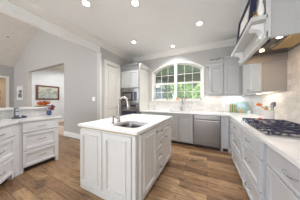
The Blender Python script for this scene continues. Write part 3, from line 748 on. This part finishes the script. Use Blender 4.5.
# pony wall: straight part and angled part
cb = (-3.26, .497 - .05)
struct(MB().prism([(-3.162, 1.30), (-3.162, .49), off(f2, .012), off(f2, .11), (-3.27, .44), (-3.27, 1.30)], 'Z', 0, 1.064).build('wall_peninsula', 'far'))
struct(MB().prism([(-3.149, 1.30), (-3.149, .50), off(f2, .001), off(f2, .011), (-3.161, .492), (-3.161, 1.30)], 'Z', .915, 1.064).build('trim_12', 'tile_left'))
b = MB().prism([(-3.09, 1.36), (-3.09, .52), off(f2, -.05), off(f2, .30), (-3.44, .36), (-3.44, 1.36)], 'Z', 1.066, 1.098)
tag(b.build('bar_ledge', 'quartz'), 'raised white stone bar ledge behind the peninsula counter', 'countertop')
t = thing('cordless_phone', 'grey cordless phone standing in its charger on the peninsula counter', 'phone', (-3.03, .80, .915), PI / 2 + .3); t.scale = (1.2, 1.2, 1.1)
MB().lathe([(.05, 0), (.052, .008), (.04, .02), (.03, .022)], n=16).build('charger', 'phone', t, True)
hs = MB().box(-.026, .026, -.014, .014, .023, .175, .008).build('handset', 'phone', t)
MB().box(-.018, .018, -.0165, -.0145, .12, .155).build('screen', 'lcd', hs); MB().box(-.018, .018, -.0165, -.0145, .05, .105).build('keypad', 'lcd', hs)
t = thing('blue_stapler', 'small navy stapler lying right of the phone', 'stapler', (-3.04, .90, .915), .3)
MB().box(-.02, .02, -.03, .03, 0, .012, .003).build('base', 'navy', t); MB().prism([(-.03, .0125), (.03, .0125), (.03, .03), (-.03, .045)], 'X', -.014, .014).build('arm', 'navy', t)
rnd = random.Random(5)
t = thing('flower_bowl', 'low orange and rust autumn flower arrangement on the bar ledge', 'flower arrangement', (-3.27, 1.245, 1.099))
MB().lathe([(.05, 0), (.10, .012), (.11, .028), (.10, .028), (.06, .012)], n=20).build('bowl', 'gilt', t, True)
MB().leaves((0, .02, .06), (.07, .10, .045), 200, .02, rnd).build('orange_blooms', 'orange', t)
MB().leaves((0, .02, .058), (.06, .12, .02), 60, .018, rnd).build('gold_blooms', 'yellow', t)
MB().leaves((0, .04, .08), (.08, .12, .045), 110, .02, rnd).build('rust_leaves', 'rust', t)
t = thing('blue_flower_pot', 'cobalt pot of plum and red flowers at the end of the peninsula', 'potted flowers', (-3.03, 1.275, .915))
MB().lathe([(.024, 0), (.038, .02), (.044, .06), (.040, .10), (.034, .102), (.03, .07)], n=20).build('pot', 'bluepot', t, True)
MB().leaves((0.02, .035, .165), (.05, .065, .06), 190, .017, rnd).build('plum_flowers', 'plum', t)
MB().leaves((0.02, .02, .18), (.05, .06, .04), 50, .014, rnd).build('pale_buds', 'mat', t)

# ---- wall items
t = thing('framed_painting', 'mahogany-framed landscape painting in the room past the opening', 'painting', (-7.158, 2.98, 1.60))
b = MB(); hw_, hh_ = .47, .35
for a in ((-hw_, -hw_ + .07, -hh_, hh_), (hw_ - .07, hw_, -hh_, hh_), (-hw_ + .07, hw_ - .07, -hh_, -hh_ + .07), (-hw_ + .07, hw_ - .07, hh_ - .07, hh_)): b.box(0, .04, a[0], a[1], a[2], a[3], .004)
b.build('frame', 'frame', t); MB().box(.005, .015, -hw_ + .07, hw_ - .07, -hh_ + .07, hh_ - .07).build('canvas', 'paint', t)
t = thing('framed_print', 'small pale-framed print with dark shapes on the far wall', 'picture', (-8.0, YF - .002, 1.58))
b = MB(); hw_, hh_ = .33, .33
for a in ((-hw_, -hw_ + .04, -hh_, hh_), (hw_ - .04, hw_, -hh_, hh_), (-hw_ + .04, hw_ - .04, -hh_, -hh_ + .04), (-hw_ + .04, hw_ - .04, hh_ - .04, hh_)): b.box(a[0], a[1], -.025, 0, a[2], a[3], .003)
b.build('frame', 'mat', t); MB().box(-hw_ + .04, hw_ - .04, -.012, -.004, -hh_ + .04, hh_ - .04).build('mat_board', 'vault', t)
MB().box(-.20, .20, -.014, -.0125, -.22, -.03).box(-.10, .22, -.014, -.0125, -.01, .14).build('print', 'phone', t)
for i, z in enumerate((1.35, 1.68)):
    t = thing('hall_picture', '%s of the two small dark frames on the tan hall wall' % ('lower' if i == 0 else 'upper'), 'picture', (-10.898, 2.12, z))
    MB().box(0, .025, -.12, .12, -.10, .10, .004).build('frame', 'frame', t); MB().box(.0255, .027, -.08, .08, -.06, .06).build('print', 'navy', t)
t = thing('light_switch', 'white double light switch plate on the grey wall', 'light switch', (-2.87, YF - .001, 1.27))
MB().box(-.057, .057, -.008, 0, -.058, .058, .003).build('plate', 'plastic', t)
for x in (-.025, .025): MB().box(x - .016, x + .016, -.012, -.0085, -.033, .033, .002).build('rocker', 'plastic', t)
for x, lab in ((-.02, 'left of the spice jar towers'), ):
    t = thing('wall_outlet', 'white outlet plate on the back tile %s' % lab, 'outlet', (.40, YB - .013, 1.10))
    MB().box(-.035, .035, -.006, 0, -.057, .057, .003).build('plate', 'plastic', t); MB().box(-.017, .017, -.009, -.0065, -.035, .035, .002).build('socket', 'ceramic', t)
t = thing('smoke_detector', 'small disc detector on the vaulted ceiling', 'detector', (-7.0, 1.62, 2.92 + .4645 * 1.8 - .002)); t.rotation_euler = (0, -math.atan(.4645), 0)
MB().lathe([(.07, -.001), (.07, -.02), (.055, -.035)], n=20).build('case', 'vault', t, True); MB().lathe([(.03, -.036), (.028, -.042)], n=12).build('grille', 'phone', t)

# ---- recessed ceiling lights
proto = None
for (x, y, lab) in ((-1.77, 1.24, 'above the left side of the island'), (-1.05, 1.59, 'over the middle of the island at the top of the view'), (-.14, 2.60, 'toward the upper right of the ceiling'),
                    (-1.785, 2.64, 'in front of the oven cabinet'), (-.894, 3.34, 'just in front of the arched window')):
    if proto is None:
        proto = t = thing('recessed_light', '', 'ceiling light', (x, y, ZC), 0, 'recessed ceiling lights')
        MB().lathe([(.075, -.001), (.075, -.006), (.056, -.010), (.050, -.004), (.050, -.001)], n=28).build('trim_ring', 'plastic', t, True)
        MB().lathe([(.048, -.0012), (.048, -.005)], n=28).build('lens', 'lens', t)
        a = area('lamp', t, (0, 0, -.012), .11, .11, LAMP_W, (1, .97, .93), spread=2.3); a.data.shape = 'DISK'
    else:
        t = copy_tree(proto); t.location = (x, y, ZC)
    t['label'] = 'lit recessed ceiling light ' + lab
for x, y, z, p, lab in ((-5.6, 3.9, 2.90, 70, 'on the foyer ceiling beyond the opening'), (-9.9, 2.0, 2.70, 14, 'on the tan hall ceiling')):  # unseen fixtures, added to brighten the foyer and the hall
    t = thing('added_ceiling_light', 'added unseen round ceiling light ' + lab, 'ceiling light', (x, y, z))
    MB().lathe([(.16, -.001), (.16, -.02), (.15, -.025)], n=24).build('base', 'nickel', t, True)
    MB().lathe([(.145, -.026), (.12, -.06), (.05, -.08)], n=24).build('shade', 'lens', t, True)
    a = area('lamp', t, (0, 0, -.09), .25, .25, p, (1, .95, .88))

# ---- garden
def tree(label, name, x, y, h, R, n, mat, seed, cat='tree', trunk=.12, size=.11):
    r = random.Random(seed); t = thing(name, label, cat, (x, y, -.04))
    P = [(0, 0, 0)]
    for k in range(1, 5): P.append((r.uniform(-.12, .12) * k * .5, r.uniform(-.1, .1), h * k / 5))
    b = MB().tube(P, [trunk, trunk * .85, trunk * .7, trunk * .5, trunk * .3], 8)
    for k in range(5):
        a = r.uniform(0, 6.28); z = h * r.uniform(.4, .7)
        b.tube([(0, 0, z), (math.cos(a) * R[0] * .4, math.sin(a) * R[1] * .4, z + h * .15), (math.cos(a) * R[0] * .75, math.sin(a) * R[1] * .75, z + h * .25)], [trunk * .4, trunk * .25, .01], 6)
    b.build('trunk', 'bark', t, True)
    b = MB()
    for k in range(9):
        c = (r.uniform(-.6, .6) * R[0], r.uniform(-.6, .6) * R[1], h * .72 + r.uniform(-.6, .6) * R[2])
        b.leaves(c, (R[0] * .5, R[1] * .5, R[2] * .5), n // 9, size, r)
    b.build('foliage', mat, t)
tree('bright green leafy tree outside the right half of the window', 'garden_tree', .25, 9.4, 2.8, (1.4, .9, 1.5), 3600, 'leafa', 1)
tree('sunlit leafy tree outside behind the window mullion', 'garden_tree', -1.95, 11.6, 3.0, (1.3, .9, 1.5), 3600, 'leafa', 2)
tree('darker green tree farther left outside the window', 'garden_tree', -7.2, 13.0, 3.6, (2.0, 1.4, 1.9), 3000, 'leafb', 3)
tree('deep green tree behind the sunlit ones outside', 'garden_tree', -1.6, 16.0, 4.4, (3.0, 1.6, 2.4), 4200, 'leafb', 4, size=.16)
tree('tall green tree at the far right outside the window', 'garden_tree', 3.6, 12.4, 4.0, (1.9, 1.3, 2.2), 3200, 'leafb', 6, size=.15)
tree('low bright shrub on the lawn by the patio', 'garden_shrub', -1.1, 8.0, .9, (1.3, .5, .5), 1500, 'leafa', 8, 'shrub', .04, .07)
tree('low deep green shrub on the lawn left of the bright shrub', 'garden_shrub', -3.5, 8.3, 1.0, (1.0, .5, .55), 1300, 'leafb', 9, 'shrub', .04, .07)
tree('tall green tree left of the sunlit pair outside the window', 'garden_tree', -4.4, 13.8, 3.4, (1.0, .8, 2.0), 2600, 'leafb', 12, size=.14)
tree('broad dark tree far behind the others at the left outside', 'garden_tree', -8.5, 18.5, 4.6, (4.0, 1.6, 2.8), 4200, 'leafb', 14, size=.2)
tree('broad dark tree farthest back at the right outside', 'garden_tree', 2.0, 20.5, 4.6, (4.0, 1.6, 2.8), 4200, 'leafb', 15, size=.2)
t = thing('garden_shed', 'slate blue shed wall seen low through the left window panes', 'shed', (-4.75, 9.9, -.04))
b = MB().box(-1.0, 1.0, -.8, .8, 0, 2.3); b.build('walls', 'shed', t)
MB().prism([(-1.0, 2.301), (1.0, 2.301), (0, 2.8)], 'X', -1.15, 1.15).build('roof', 'porchbeam', t)
MB().box(-.4, .4, -.83, -.801, .02, 1.85).build('door', 'trim', t)

# the floor finish sits higher than the sub-floor: squeeze the lowest 30 cm of everything indoors onto it
bpy.context.view_layer.update()
LIFT = .045; done = set()
for o in list(SC.objects):
    if o.type != 'MESH' or o.data.name in done: continue
    mw = o.matrix_world; mi = mw.inverted(); done.add(o.data.name)
    if o.name.startswith('ground'): continue
    for v in o.data.vertices:
        p = mw @ v.co
        if p.y < 3.95 and -.02 < p.z < .3: p.z = LIFT + max(p.z, 0) * (.3 - LIFT) / .3; v.co = mi @ p
for o in SC.objects:
    if o.type == 'EMPTY' and o.parent is None and abs(o.location.z) < .02 and o.location.y < 3.95 and o.children and o.name != 'window_1':
        o.location.z += LIFT
        for c in o.children: c.location.z -= LIFT
